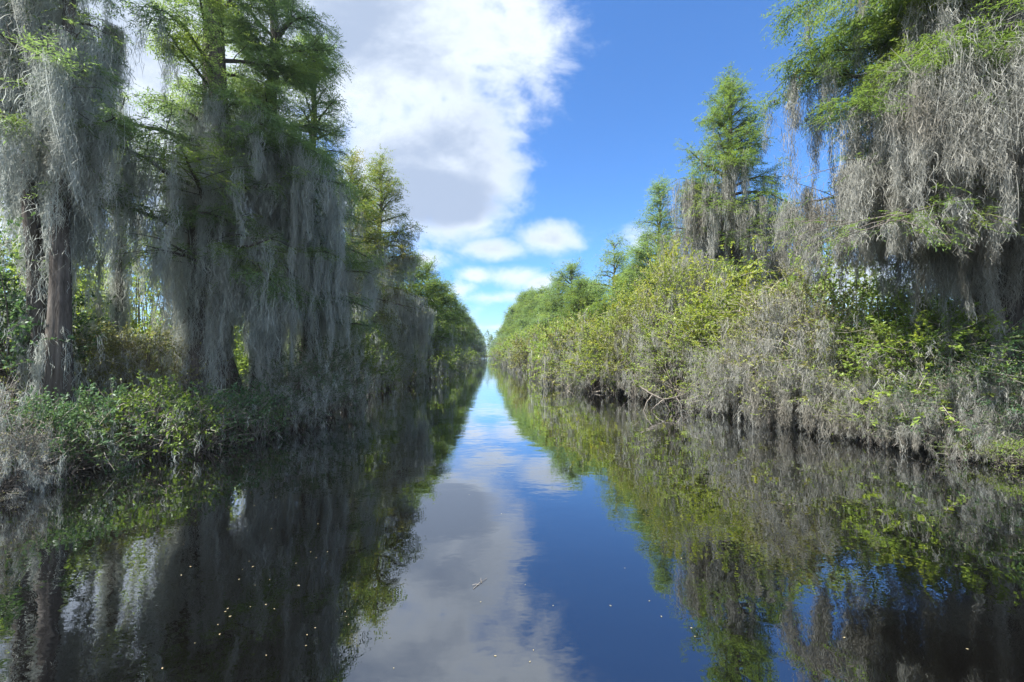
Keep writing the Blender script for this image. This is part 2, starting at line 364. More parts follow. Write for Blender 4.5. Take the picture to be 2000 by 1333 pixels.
# ------------------------------------------------------------------ bald cypress builder
def cypress_meshes(h=13, r0=0.28, crown_r=2.4, z0=3.0, zf=6.0, n_limbs=46, dens=1.0, moss=1.0, moss_len=1.5,
                   ls=1.0, seed=1, lean=(0.0, 0.0), twin=None, limbs=None, prof_e=0.62, moss_limbs=None, trunk_moss=0.5, sep_limbs=True, bare_low=None,
                   side=None, floor=None, ztop=None, moss_w=None, n_per=30, tip_pods=0):
    """returns list of (part name, mesh, material key); ls scales the leaf size for trees seen from afar"""
    r = rng(seed)
    parts = []
    def trunk_curve(x0, y0, hh, ln):
        n = 26
        z = np.concatenate([np.linspace(-0.5, 2.0, 10), np.linspace(2.4, hh, n - 10)])
        ph = r.uniform(0, 6.28, 4)
        x = x0 + ln[0] * z / hh + 0.06 * np.sin(z * 0.9 + ph[0]) + 0.03 * np.sin(z * 2.1 + ph[1])
        y = y0 + ln[1] * z / hh + 0.06 * np.sin(z * 0.8 + ph[2]) + 0.03 * np.sin(z * 2.3 + ph[3])
        return np.stack([x, y, z], -1)
    trunks = [(trunk_curve(0, 0, h, lean), r0, h)]
    if twin:
        for (dx, dy, hh, rr, ln) in twin: trunks.append((trunk_curve(dx, dy, hh, ln), rr, hh))
    twigs = Geo(); limb_meshes = []
    fol_p, fol_d, moss_p, moss_l = [], [], [], []
    for ti, (tc, tr, hh) in enumerate(trunks):
        z = tc[:, 2]
        rad = tr * np.clip(1 - z / hh, 0.02, 1) ** 0.75 + tr * 0.95 * np.exp(-np.clip(z, 0, 9) / 0.75)
        k = r.integers(5, 8); ph = r.uniform(0, 6)
        zz = z
        fl = lambda i, th: 1 + (0.20 * np.exp(-np.clip(zz[i], 0, 9) / 1.3) + 0.04) * np.cos(k * th + ph) + 0.05 * np.cos(13 * th + zz[i] * 2)
        V, Q = tube(tc, rad, 28 if ls < 1.5 else 12, fl)
        parts.append(('trunk', mesh_quads('trunk', V, Q, True), 'bark'))
        spec = list(limbs) if (limbs and ti == 0) else []
        mspec = list(moss_limbs) if (moss_limbs and ti == 0) else []
        gen = []
        nl = n_limbs if ti == 0 else int(n_limbs * 0.7)
        for i in range(nl):
            t = (i + r.random()) / nl
            t = t ** 0.95
            zl = z0 + (hh * 0.985 - z0) * t
            prof = (1 - t) ** prof_e * (0.6 + 0.4 * min(1, t * 3.5 + 0.25))
            Ll = max(0.35, crown_r * prof * r.uniform(0.62, 1.12))
            az = i * 2.39996 + r.normal(0, 0.4)
            if side is not None and math.cos(az - side[0]) < side[1]: Ll *= 0.55
            el = math.radians(12 + 42 * t + r.normal(0, 9))
            gen.append((zl, az, Ll, el))
        for (zl, az, Ll, el) in spec + mspec + gen:
            ix = np.interp(zl, z, tc[:, 0]); iy = np.interp(zl, z, tc[:, 1])
            d0 = (math.cos(az) * math.cos(el), math.sin(az) * math.cos(el), math.sin(el))
            n = 8
            pl = wander((ix, iy, zl), d0, Ll, n, r, droop=(0.18 if (zl, az, Ll, el) in spec + mspec else 0.5 + (0.2 if Ll > 2 else 0)), jit=0.09)
            rb = (0.016 + 0.018 * Ll) * min(1.5, max(0.8, ls ** 0.3))
            rl = rb * (1 - np.linspace(0, 1, n + 1)) ** 0.8 + 0.006 * ls ** 0.5
            V, Q = tube(pl, rl, 5)
            is_main = sep_limbs and Ll > crown_r * 0.55
            if is_main: lg = Geo(); lg.add(V, Q); limb_meshes.append(lg)
            else: twigs.add(V, Q)
            # side branches
            nb = max(3, int(Ll * 4.2 / ls ** 0.35))
            polys = [(pl, 0.25)]
            for b in range(nb):
                s = 0.18 + 0.8 * (b + r.random()) / nb
                q = s * n; i0 = min(n - 1, int(q)); f = q - i0
                p = pl[i0] * (1 - f) + pl[i0 + 1] * f
                dd = norm(pl[i0 + 1] - pl[i0])
                sd_ = np.array([-dd[1], dd[0], 0]) * (1 if b % 2 else -1)
                Lb = Ll * 0.52 * (1.1 - 0.75 * s) * r.uniform(0.6, 1.2) + 0.12
                bp = wander(p, dd * 0.8 + sd_ * 0.9 + np.array([0, 0, r.normal(0.08, 0.14)]), Lb, 4, r, droop=0.35, jit=0.12)
                V, Q = tube(bp, np.linspace(0.010, 0.004, 5) * ls ** 0.5 * (1 + 0.3 * Lb), 3)
                (lg if is_main else twigs).add(V, Q)
                polys.append((bp, 0.0))
            wf = smooth(zf - 1.6, zf + 0.8, zl)
            wf = max(wf, 0.12 if r.random() < 0.6 else 0.75)
            mf = r.lognormal(-0.35, 0.8)
            wm = (1 - 0.93 * smooth(zf - 0.3, zf + 2.6, zl))
            if (zl, az, Ll, el) in spec: wf = 0.85 if zl > 6.4 or h < 14.9 else 0.14; wm = max(wm, 1.0); mf = 0.75 if zl < 8 else 0.12
            if (zl, az, Ll, el) in mspec: wf = 0.04; wm = 1.0; mf = 1.5
            for (bp, skip) in polys:
                Lb = np.linalg.norm(np.diff(bp, axis=0), axis=1).sum()
                ns = r.poisson(max(1.0, Lb * 44 / ls ** 1.15) * dens * wf)
                if ns:
                    s = skip + (1 - skip) * r.random(ns) ** 0.7
                    q = s * (len(bp) - 1); i0 = np.minimum(len(bp) - 2, q.astype(int)); f = (q - i0)[:, None]
                    pp = bp[i0] * (1 - f) + bp[i0 + 1] * f + r.normal(0, 1, (ns, 3)) * np.array([0.08, 0.08, 0.055 if ls < 1.3 else 0.11]) * (0.7 + 0.7 * ls)
                    dd = norm(bp[i0 + 1] - bp[i0])
                    fol_p.append(pp); fol_d.append(dd)
                nm = r.poisson(max(0.3, Lb * 2.4) * moss * wm * mf)
                if nm:
                    nc = max(1, int(Lb / 0.42))           # beards gather into separate drapes
                    ctr = r.random(nc); cl_ = r.lognormal(0, 0.35, nc); wh = r.integers(0, nc, nm)
                    s = np.clip(ctr[wh] + r.normal(0, 0.07, nm) / max(0.4, Lb), 0, 0.999)
                    q = s * (len(bp) - 1); i0 = np.minimum(len(bp) - 2, q.astype(int)); f = (q - i0)[:, None]
                    pp = bp[i0] * (1 - f) + bp[i0 + 1] * f
                    pp[:, 2] -= 0.02
                    ml = moss_len * cl_[wh] * r.lognormal(-0.6, 0.45, nm) * (0.35 + 0.65 * wm) * (0.55 + 0.6 * (1 - smooth(zf, zf + 3, zl)))
                    ml = np.minimum(ml, pp[:, 2] - 0.15)
                    if floor:
                        far_ = np.hypot(pp[:, 0] - ix, pp[:, 1] - iy)
                        fl_ = floor * np.clip((far_ - 0.8) / 1.6, 0, 1) + r.normal(0, 0.3, nm)
                        ml = np.where(pp[:, 2] - ml < fl_, np.maximum(0.12, (pp[:, 2] - fl_) * r.uniform(0.5, 1, nm)), ml)
                    keep = ml > 0.08
                    moss_p.append(pp[keep]); moss_l.append(ml[keep])
        # moss clinging to the trunk
        nt_ = int(trunk_moss * 40 * (zf / 6))
        if nt_:
            zt = r.uniform(1.2, zf + 1.5, nt_); an = r.uniform(0, 6.28, nt_)
            rr = np.interp(zt, z, rad) * 1.15
            pp = np.stack([np.interp(zt, z, tc[:, 0]) + np.cos(an) * rr, np.interp(zt, z, tc[:, 1]) + np.sin(an) * rr, zt], -1)
            moss_p.append(pp); moss_l.append(np.minimum(zt * 0.75, moss_len * r.uniform(0.5, 1.4, nt_)))
    for lg in limb_meshes: parts.append(('limb', lg.mesh('limb'), 'bark'))
    if twigs.n: parts.append(('branchwork', twigs.mesh('branchwork'), 'bark'))
    if fol_p:
        P = np.concatenate(fol_p); D = np.concatenate(fol_d)
        n = len(P); k = 9 if ls < 1.5 else 6
        ax = norm(D + r.normal(0, 0.55, (n, 3)) * np.array([1, 1, 0.5]) + np.array([0, 0, -0.12]))
        sl = 0.26 * ls ** 0.75 * r.uniform(0.6, 1.3, n)
        s = np.linspace(0.05, 1, k)[None, :]
        C = P[:, None, :] + ax[:, None, :] * (sl[:, None] * s)[..., None] + np.array([0, 0, -0.04]) * (s ** 2)[..., None]
        sdv = norm(np.cross(ax, np.array([0, 0, 1.0]) + r.normal(0, 0.3, (n, 3))))
        sg = np.where(np.arange(k) % 2, 1.0, -1.0)[None, :, None]
        DD = ax[:, None, :] * 0.75 + sdv[:, None, :] * sg * 0.9 + r.normal(0, 0.22, (n, k, 3)) + np.array([0, 0, -0.15])
        Nn = np.array([0, 0, 1.0]) + r.normal(0, 0.35, (n, k, 3))
        Ln = 0.088 * ls ** 0.85 * r.uniform(0.7, 1.3, (n, k)); Wd = 0.019 * ls ** 1.2 * r.uniform(0.8, 1.3, (n, k))
        V, Q = leaves_mesh(C.reshape(-1, 3), DD.reshape(-1, 3), Nn.reshape(-1, 3), Ln.ravel(), Wd.ravel())
        parts.append(('crown', mesh_quads('crown', V, Q), 'FOL'))
        if tip_pods:
            pick = r.choice(n, tip_pods)
            g = Geo()
            for c in P[pick]:
                z_ = np.linspace(0, 1, 6); L_ = r.uniform(0.08, 0.14)
                pts = np.stack([c[0] + 0 * z_, c[1] + 0 * z_, c[2] - 0.02 - z_ * L_], -1)
                g.add(*tube(pts, np.array([.003, .004, .014, .017, .012, .003]), 6))
            parts.append(('seed_catkins', g.mesh('seed_catkins'), 'cone'))
    if moss_p:
        P = np.concatenate(moss_p); Lc = np.concatenate(moss_l)
        parts.append(('hanging_moss', moss_mesh('hanging_moss', P, Lc, r, n_per=max(3, n_per // 4), width=moss_w or (0.008 if ls < 1.3 else 0.0105 * ls), kc=(3 if ls < 1.3 else 2), sig=0.075 * ls ** 0.6, short=(84 if ls < 1.3 else 34 if ls < 2 else 16), K=5 if ls < 1.5 else 3, sl=0.2 * ls ** 0.5), 'MOSS'))
    return parts

def thing(name, label, cat, loc, rz=0.0, sc=(1, 1, 1), group=None):
    o = bpy.data.objects.new(name, None); COL.objects.link(o)
    o.empty_display_size = 0.3
    o.location = loc; o.rotation_euler = (0, 0, rz)
    o.scale = sc if isinstance(sc, (tuple, list)) else (sc, sc, sc)
    return tag(o, label, cat, group)

def assemble(name, label, cat, parts, loc, fol='cyp', mossm='moss', rz=0.0, sc=1.0, group=None):
    t = thing(name, label, cat, loc, rz, sc, group)
    for pn, me, mk in parts:
        key = {'FOL': fol, 'MOSS': mossm}.get(mk, mk)
        c = bpy.data.objects.new(pn, me); COL.objects.link(c); c.parent = t
        if len(me.materials) == 0: me.materials.append(M[key])
        if me.materials[0] is not M[key]:
            c.material_slots[0].link = 'OBJECT'; c.material_slots[0].material = M[key]
        if pn in ('hanging_moss', 'branchwork', 'twigs', 'seed_catkins'): c['kind'] = 'stuff'
    return t

# ------------------------------------------------------------------ shrub builder
def shrub_meshes(R=1.6, H=3.6, n_cl=46, leaf=0.06, moss=0.5, moss_len=0.6, dens=1.0, twiggy=0.5, seed=1, n_stem=9, low=0.1, moss_w=0.012, n_per=16, arch=0.5):
    r = rng(seed)
    parts = []
    base = [np.array([r.normal(0, R * 0.22), r.normal(0, R * 0.22), -0.25]) for _ in range(n_stem)]
    # clump centres through the dome, mostly towards its skin
    cl = []
    lump = r.uniform(0, 6.28, 3)
    for i in range(n_cl):
        az = i * 2.39996 + r.normal(0, 0.3)
        t = (i + 0.5) / n_cl
        zt = low + (1 - low) * t ** 0.8
        prof = math.sqrt(max(0.02, 1 - (zt - 0.35) ** 2 / 0.45)) if zt > 0.35 else 0.82 + 0.5 * zt
        rr = R * prof * (r.random() ** 0.35) * (1 + 0.22 * math.sin(2 * az + lump[0]) + 0.12 * math.sin(3 * az + lump[1]))
        cl.append(np.array([math.cos(az) * rr, math.sin(az) * rr, H * zt * (1 + r.normal(0, 0.07)) - 0.1]))
    stems = Geo(); twg = Geo()
    LP, LD = [], []; MP, ML = [], []; TP, TD, TL = [], [], []
    for ci, c in enumerate(cl):
        b = base[r.integers(len(base))]
        n = 6; t = np.linspace(0, 1, n + 1)[:, None]
        mid = (b + c) / 2 + np.array([0, 0, arch * np.linalg.norm(c[:2] - b[:2]) * 0.5]) + r.normal(0, 0.10, 3)
        pl = b * (1 - t) ** 2 + mid * 2 * t * (1 - t) + c * t ** 2
        pl[1:-1] += r.normal(0, 0.035, (n - 1, 3))
        V, Q = tube(pl, np.linspace(0.022 + 0.004 * H, 0.005, n + 1), 4)
        stems.add(V, Q)
        rc = R * r.uniform(0.2, 0.36)
        out = c - np.array([0, 0, H * 0.3]); out /= max(0.01, np.linalg.norm(out))
        nt = int(11 * (0.7 + 0.6 * r.random()))
        for k in range(nt):
            d = out * 0.7 + r.normal(0, 0.75, 3) + np.array([0, 0, 0.25])
            tp = wander(c + r.normal(0, rc * 0.35, 3), d, rc * r.uniform(0.8, 1.9), 3, r, jit=0.22)
            if r.random() < twiggy: twg.add(*tube(tp, np.linspace(0.006, 0.002, 4) * (1 + leaf * 5), 3))
            nl = r.poisson(max(2, 15 * dens * (0.06 / leaf) ** 0.8 * rc / 0.45))
            s = r.random(nl) ** 0.6 * 3; i0 = np.minimum(2, s.astype(int)); f = (s - i0)[:, None]
            LP.append(tp[i0] * (1 - f) + tp[i0 + 1] * f)
            LD.append(norm(norm(tp[i0 + 1] - tp[i0]) * 0.6 + r.normal(0, 0.75, (nl, 3)) + np.array([0, 0, 0.15])))
            if r.random() < moss * (1.25 - 1.1 * c[2] / H):
                j = r.integers(0, 4); MP.append(tp[j]); ML.append(min(max(0.1, tp[j][2] + 0.05), moss_len * r.lognormal(-0.3, 0.5)))
    parts.append(('stem', stems.mesh('stem'), 'stem'))
    if twg.n: parts.append(('twigs', twg.mesh('twigs'), 'twig'))
    P = np.concatenate(LP); D = np.concatenate(LD)
    if len(P):
        n = len(P)
        V, Q = leaves_mesh(P, D, np.array([0, 0, 1.0]) + r.normal(0, 0.5, (n, 3)), leaf * r.uniform(0.6, 1.35, n), leaf * 0.48 * r.uniform(0.8, 1.3, n))
        parts.append(('foliage', mesh_quads('foliage', V, Q), 'FOL'))
    if MP:
        parts.append(('hanging_moss', moss_mesh('hanging_moss', np.array(MP), np.array(ML), r, n_per=max(2, n_per // 5), width=moss_w, sig=0.06, short=(50 if leaf < 0.1 else 18), K=3, wav=0.06, sl=0.16 if leaf < 0.1 else 0.3), 'MOSS'))
    return parts

# ------------------------------------------------------------------ ground and water
def edge_l(y): return -6.15 + 0.35 * math.sin(y * 0.45) + 0.25 * math.sin(y * 1.3 + 1) - (0.5 if y < 9 else 0)
def edge_r(y):
    b = 7.1 + 0.35 * math.sin(y * 0.4 + 2) + 0.22 * math.sin(y * 1.1)
    return b + 1.9 * (1 - smooth(9, 15, y))

def build_ground():
    ys = np.concatenate([np.linspace(-600, -40, 12), np.linspace(-36, 2, 20), np.linspace(3, 60, 130), np.linspace(63, 330, 90), np.linspace(360, 1500, 14)])
    k = np.concatenate([-np.geomspace(900, 3.2, 26), np.linspace(-3, 3, 41), np.geomspace(3.2, 900, 26)])  # distance from the edge, per side
    V = []; r = rng(5)
    for y in ys:
        row = []
        el, er = edge_l(y), edge_r(y)
        close = smooth(262, 276, y)
        for s in k[:66]: row.append((el + s, s))                           # left side: negative = on land
        for s in k[27:]: row.append((er + s, -s))
        for (x, land) in row:
            dpt = -land                                                     # >0 on land
            z = 0.16 * smooth(-0.35, 0.5, dpt) + 0.14 * smooth(0.5, 6, dpt) - 0.9 * smooth(0.2, 2.2, -dpt)
            z += close * (0.3 + 0.9 * smooth(0.2, 2.2, -dpt))
            if dpt > 0: z += 0.05 * math.sin(x * 1.7) * math.cos(y * 1.9) + r.normal(0, 0.015)
            V.append((x, y, z))
    nx = len(row); ny = len(ys)
    i = np.arange(ny - 1)[:, None] * nx; j = np.arange(nx - 1)[None, :]
    Q = np.stack([i + j, i + j + 1, i + nx + j + 1, i + nx + j], -1).reshape(-1, 4)
    me = mesh_quads('ground', np.array(V), Q, True)
    m, N, L = mat_new('peat_ground')
    out = N.new('ShaderNodeOutputMaterial'); p = N.new('ShaderNodeBsdfPrincipled')
    tc = N.new('ShaderNodeTexCoord'); n = N.new('ShaderNodeTexNoise'); n.inputs['Scale'].default_value = 3; n.inputs['Detail'].default_value = 8
    L.new(tc.outputs['Object'], n.inputs['Vector'])
    rp = N.new('ShaderNodeValToRGB'); L.new(n.outputs[0], rp.inputs[0])
    rp.color_ramp.elements[0].position = .35; rp.color_ramp.elements[0].color = (.018, .014, .010, 1)
    rp.color_ramp.elements[1].position = .7; rp.color_ramp.elements[1].color = (.07, .065, .03, 1)
    L.new(rp.outputs[0], p.inputs['Base Color']); p.inputs['Roughness'].default_value = .95
    b = N.new('ShaderNodeBump'); b.inputs['Distance'].default_value = .05; L.new(n.outputs[0], b.inputs['Height']); L.new(b.outputs[0], p.inputs['Normal'])
    L.new(p.outputs[0], out.inputs[0])
    tag(obj('ground', me, m), kind='structure')

def build_water():
    xs = np.array([-8.5, -3, 3, 10.5]); ys = np.array([-500, -40, 0, 20, 60, 150, 275])
    V = np.array([(x, y, 0.0) for y in ys for x in xs]); nx = 4
    i = np.arange(len(ys) - 1)[:, None] * nx; j = np.arange(3)[None, :]
    Q = np.stack([i + j, i + j + 1, i + nx + j + 1, i + nx + j], -1).reshape(-1, 4)
    me = mesh_quads('water', V, Q)
    m, N, L = mat_new('black_water')
    out = N.new('ShaderNodeOutputMaterial')
    deep = N.new('ShaderNodeBsdfDiffuse'); deep.inputs[0].default_value = (.0022, .0020, .0018, 1)
    gl = N.new('ShaderNodeBsdfGlossy'); gl.inputs['Roughness'].default_value = 0.0
    gl.inputs[0].default_value = (.93, .96, 1, 1)
    tc = N.new('ShaderNodeTexCoord')
    def nz(scale, sx, sy, det):
        mp = N.new('ShaderNodeMapping'); mp.inputs['Scale'].default_value = (sx, sy, 1); L.new(tc.outputs['Object'], mp.inputs[0])
        n = N.new('ShaderNodeTexNoise'); n.inputs['Scale'].default_value = scale; n.inputs['Detail'].default_value = det; n.inputs['Roughness'].default_value = .5
        L.new(mp.outputs[0], n.inputs['Vector']); return n.outputs[0]
    a = nz(1.1, 1, 1, 2); b = nz(5.5, 1, 1.5, 2); c = nz(0.35, 1, 0.6, 1)
    # breeze patches: ripples are stronger here and there
    mr = N.new('ShaderNodeMapRange'); L.new(c, mr.inputs[0]); mr.inputs[1].default_value = .4; mr.inputs[2].default_value = .62
    mr.inputs[3].default_value = .25; mr.inputs[4].default_value = 1.0
    mm = N.new('ShaderNodeMath'); mm.operation = 'MULTIPLY'; L.new(b, mm.inputs[0]); L.new(mr.outputs[0], mm.inputs[1])
    m2 = N.new('ShaderNodeMath'); m2.operation = 'MULTIPLY_ADD'; L.new(mm.outputs[0], m2.inputs[0]); m2.inputs[1].default_value = .22; L.new(a, m2.inputs[2])
    bp = N.new('ShaderNodeBump'); bp.inputs['Strength'].default_value = 1.0; bp.inputs['Distance'].default_value = 0.006
    L.new(m2.outputs[0], bp.inputs['Height'])
    L.new(bp.outputs[0], gl.inputs['Normal'])
    fr = N.new('ShaderNodeFresnel'); fr.inputs['IOR'].default_value = 1.33
    f2 = N.new('ShaderNodeMapRange'); L.new(fr.outputs[0], f2.inputs[0]); f2.inputs[1].default_value = .02; f2.inputs[2].default_value = .45
    f2.inputs[3].default_value = .23; f2.inputs[4].default_value = .92
    mx = N.new('ShaderNodeMixShader'); L.new(f2.outputs[0], mx.inputs[0]); L.new(deep.outputs[0], mx.inputs[1]); L.new(gl.outputs[0], mx.inputs[2])
    L.new(mx.outputs[0], out.inputs[0])
    tag(obj('water', me, m), kind='structure')
build_ground()
build_water()

# ------------------------------------------------------------------ cypresses
def tree(label, px, d, parts, fol='cyp', mossm='moss', rz=0.0, sc=1.0, group='cypresses along the banks', name='cypress_tree', xy=None):
    x, y = xy if xy else place(px, d)
    return assemble(name, label, 'tree', parts, (x, y, 0.1), fol, mossm, rz, sc, group)

GL, GR = 'cypresses on the left bank', 'cypresses on the right bank'
# left bank, near
tree('twin-trunked cypress with heavy grey moss at the far left, nearest on the left bank', 118, 7.6,
     cypress_meshes(h=13, r0=0.17, crown_r=1.9, z0=5.0, zf=8.0, n_limbs=40, moss=1.2, moss_len=1.6, seed=11, ls=0.9, dens=0.8,
                    lean=(-0.3, 0.2), twin=[(-0.48, 0.15, 11.5, 0.15, (-0.7, 0.3))], trunk_moss=0.6, side=(3.4, -0.2), floor=3.4,
                    limbs=[(5.8, -0.2, 1.2, 0.1), (6.2, -0.5, 1.3, 0.15), (7.0, 3.0, 1.8, 0.1), (7.5, 3.4, 1.8, 0.2), (6.8, 2.7, 1.6, 0.1)]),
     'cyp_blue', 'moss_cool', group=GL)
tree('thickest cypress on the left, its broad trunk cloaked in silver moss to the waterside', 405, 10.3,
     cypress_meshes(h=15, r0=0.46, crown_r=3.0, z0=3.2, zf=6.3, n_limbs=72, moss=0.62, moss_len=2.2, seed=12, dens=0.95,
                    trunk_moss=2.0, side=(-0.5, 0.0), floor=2.3, limbs=[(4.2, -0.4, 2.2, 0.1), (3.9, -1.3, 2.0, 0.1), (5.4, 3.3, 1.3, 0.2), (5.6, -1.9, 2.4, 0.1)]),
     'cyp_blue', 'moss_cool', group=GL)
tree('tall conical cypress with lacy green crown just right of the thickest left trunk', 520, 11.6,
     cypress_meshes(h=14.6, r0=0.30, crown_r=3.0, z0=3.0, zf=6.2, n_limbs=72, moss=0.55, moss_len=2.1, seed=13, dens=0.85,
                    trunk_moss=1.6, limbs=[(4.4, -0.3, 2.0, 0.1), (5.2, 0.2, 1.9, 0.1), (3.6, -0.8, 1.8, 0.1)]),
     'cyp_blue', 'moss_cool', group=GL)
tree('dark-trunked cypress trailing long moss over the water, right of the tall conical one', 604, 13.4,
     cypress_meshes(h=12.0, r0=0.27, crown_r=2.5, z0=2.6, zf=6.4, n_limbs=60, moss=0.5, moss_len=1.9, seed=14, dens=0.8,
                    trunk_moss=0.8, limbs=[(4.6, -0.1, 1.7, 0.1), (3.6, -0.5, 1.7, 0.0)]),
     'cyp_blue', 'moss_cool', group=GL)
tree('slender cypress with rusty-tinged sparse top, between the big mossy cluster and the far row', 740, 23.5,
     cypress_meshes(h=12.6, r0=0.26, crown_r=3.2, z0=2.6, zf=6.6, n_limbs=74, moss=1.5, dens=1.2, moss_len=1.8, seed=15, ls=1.6, trunk_moss=1.0, n_per=22),
     'cyp_gold', 'moss_cool', group=GL)
tree('mossy rusty-topped cypress directly behind the left cluster\'s right edge', 682, 19.5,
     cypress_meshes(h=10.8, r0=0.22, crown_r=2.7, z0=2.4, zf=6.2, n_limbs=60, moss=0.8, dens=1.2, moss_len=1.6, seed=16, ls=1.5, trunk_moss=0.8, n_per=22),
     'cyp_gold', 'moss_cool', group=GL)
tree('slim background cypress hung with one long grey moss column, between the two left clusters', 225, 10.5,
     cypress_meshes(h=8.2, r0=0.09, crown_r=0.7, z0=4.2, zf=7.0, n_limbs=14, moss=0.3, moss_len=1.5, seed=17, trunk_moss=1.8, dens=0.35),
     'cyp_blue', 'moss_cool', group=GL)
# right bank, near
R1 = cypress_meshes(h=15, r0=0.66, crown_r=3.0, z0=4.0, zf=9.0, n_limbs=50, moss=1.2, moss_len=2.1, seed=21, dens=1.1, ls=0.9, trunk_moss=0.9, floor=3.6, tip_pods=170, n_per=34,
                    limbs=[(4.9, 3.22, 4.9, 0.03), (7.0, 3.25, 3.7, 0.04), (6.9, 3.55, 3.4, 0.04), (6.7, 3.8, 3.2, 0.0), (6.8, 4.15, 3.2, 0.0), (6.9, 3.0, 4.1, 0.0),
                           (9.9, 3.25, 4.4, 0.0), (9.8, 3.5, 3.7, 0.02), (9.0, 3.3, 3.4, -0.05), (9.4, 2.95, 3.9, 0.0), (8.9, 3.55, 3.0, -0.03), (8.5, 3.1, 3.6, 0.0)],
                    moss_limbs=[(5.8, 3.1, 3.7, 0.05), (6.2, 3.45, 3.3, 0.05), (5.2, 3.3, 3.0, 0.1), (5.3, 2.7, 3.8, 0.05), (6.0, 4.0, 3.2, 0.05), (4.8, 4.4, 2.2, 0.1)])
tree('giant near cypress at the right edge, bright green limbs over curtains of hanging moss', 1985, 8.5, R1, 'cyp', 'moss', group=GR)
tree('tallest pointed cypress on the right bank standing alone against blue sky', 1425, 20,
     cypress_meshes(h=15.0, r0=0.34, crown_r=4.0, z0=4.6, zf=8.8, n_limbs=92, prof_e=0.72, moss=1.2, moss_len=1.9, seed=22, ls=1.45, dens=0.6, trunk_moss=2.0, n_per=24, lean=(0.15, 0)),
     'cyp', 'moss', group=GR)
tree('smaller cypress with open crown just left of the tallest right-bank one', 1290, 27,
     cypress_meshes(h=12.8, r0=0.2, crown_r=2.5, z0=4.5, zf=7.5, n_limbs=56, moss=1.0, moss_len=1.5, seed=23, ls=1.7, dens=1.1, trunk_moss=0.6, n_per=20),
     'cyp_blue', 'moss', group=GR)
tree('thin leafy cypress between the tallest right one and the overhanging moss curtain', 1560, 19,
     cypress_meshes(h=7.6, r0=0.13, crown_r=1.9, z0=3.4, zf=6.2, n_limbs=30, moss=1.0, moss_len=1.3, seed=24, ls=1.4, dens=0.6, trunk_moss=0.3, n_per=22),
     'cyp', 'moss', group=GR)

# receding rows: four shapes shared by the trees farther off
PROTO = [cypress_meshes(h=11, r0=0.24, crown_r=4.0, z0=1.8, zf=4.4, n_limbs=70, prof_e=0.5, moss=1.2, moss_len=1.4, seed=31 + i, ls=2.3, dens=0.95, trunk_moss=0.8,
                        n_per=12, sep_limbs=False, moss_w=0.035) for i in range(4)]
ROUND = [cypress_meshes(h=11, r0=0.22, crown_r=3.6, z0=1.8, zf=3.6, n_limbs=64, prof_e=0.36, moss=0.9, moss_len=1.3, seed=61 + i, ls=2.3, dens=1.0, trunk_moss=0.6,
                        n_per=12, sep_limbs=False, moss_w=0.035) for i in range(2)]
PROTO += ROUND
OPEN = cypress_meshes(h=9.5, r0=0.15, crown_r=2.2, z0=4.2, zf=3.5, n_limbs=26, moss=0.25, moss_len=0.8, seed=41, ls=2.0, dens=1.0, prof_e=0.4, trunk_moss=0.1, n_per=10, sep_limbs=False, moss_w=0.03)
rows = [
    # px, depth, top row in the photo, proto, foliage, label, side
    (835, 33, 520, 4, 'cyp', 'first and tallest green cypress of the receding left row', GL),
    (862, 44, 552, 5, 'cyp', 'second cypress of the receding left row, rounded green top', GL),
    (880, 56, 580, 4, 'cyp', 'third cypress of the receding left row above dark mossy skirts', GL),
    (896, 70, 596, 5, 'cyp', 'fourth cypress of the receding left row', GL),
    (908, 88, 612, 0, 'cyp', 'fifth cypress of the receding left row', GL),
    (918, 110, 625, 1, 'cyp_blue', 'sixth cypress of the receding left row', GL),
    (927, 140, 636, 2, 'cyp', 'seventh cypress of the receding left row', GL),
    (934, 180, 646, 3, 'cyp_blue', 'last and smallest cypress at the far end of the left row', GL),
    (800, 29, 500, 3, 'cyp', 'green cypress filling the gap between the rusty-topped one and the left row', GL),
    (1200, 33, 0, None, 'cyp_blue', 'thin sparse-leaved tree poking above the right shrubs', GR),
    (1245, 30, 520, 1, 'cyp', 'short full cypress behind golden shrubs left of the open-crowned cypress', GR),
    (1118, 42, 522, 4, 'cyp_blue', 'tall mossy round-topped cypress nearest in the receding right row', GR),
    (1162, 40, 556, 0, 'cyp', 'low green cypress between the right row and the thin sparse-leaved tree', GR),
    (1090, 46, 548, 4, 'cyp_blue', 'bushy cypress left of the mossy round-topped one in the right row', GR),
    (1140, 38, 552, 5, 'cyp', 'round fresh green cypress right of the mossy round-topped one', GR),
    (1215, 28, 548, 4, 'cyp', 'bushy tree at the foot of the thin sparse-leaved one', GR),
    (1270, 25, 480, 5, 'cyp_blue', 'rounded mossy cypress left of the smaller open-crowned right cypress', GR),
    (1057, 60, 570, 5, 'cyp_blue', 'round bluish cypress squeezed between the second and third of the right row', GR),
    (1033, 78, 574, 4, 'cyp', 'round cypress squeezed between the third and fourth of the right row', GR),
    (1072, 56, 562, 3, 'cyp', 'second cypress of the receding right row', GR),
    (1042, 70, 572, 5, 'cyp', 'third cypress of the receding right row', GR),
    (1024, 86, 580, 4, 'cyp_blue', 'fourth cypress of the receding right row, dark green and mossy', GR),
    (1010, 105, 594, 5, 'cyp', 'fifth cypress of the receding right row', GR),
    (999, 130, 615, 3, 'cyp', 'sixth cypress of the receding right row', GR),
    (990, 160, 632, 1, 'cyp_blue', 'seventh cypress of the receding right row', GR),
    (982, 200, 645, 2, 'cyp', 'last and smallest cypress at the far end of the right row', GR),
]
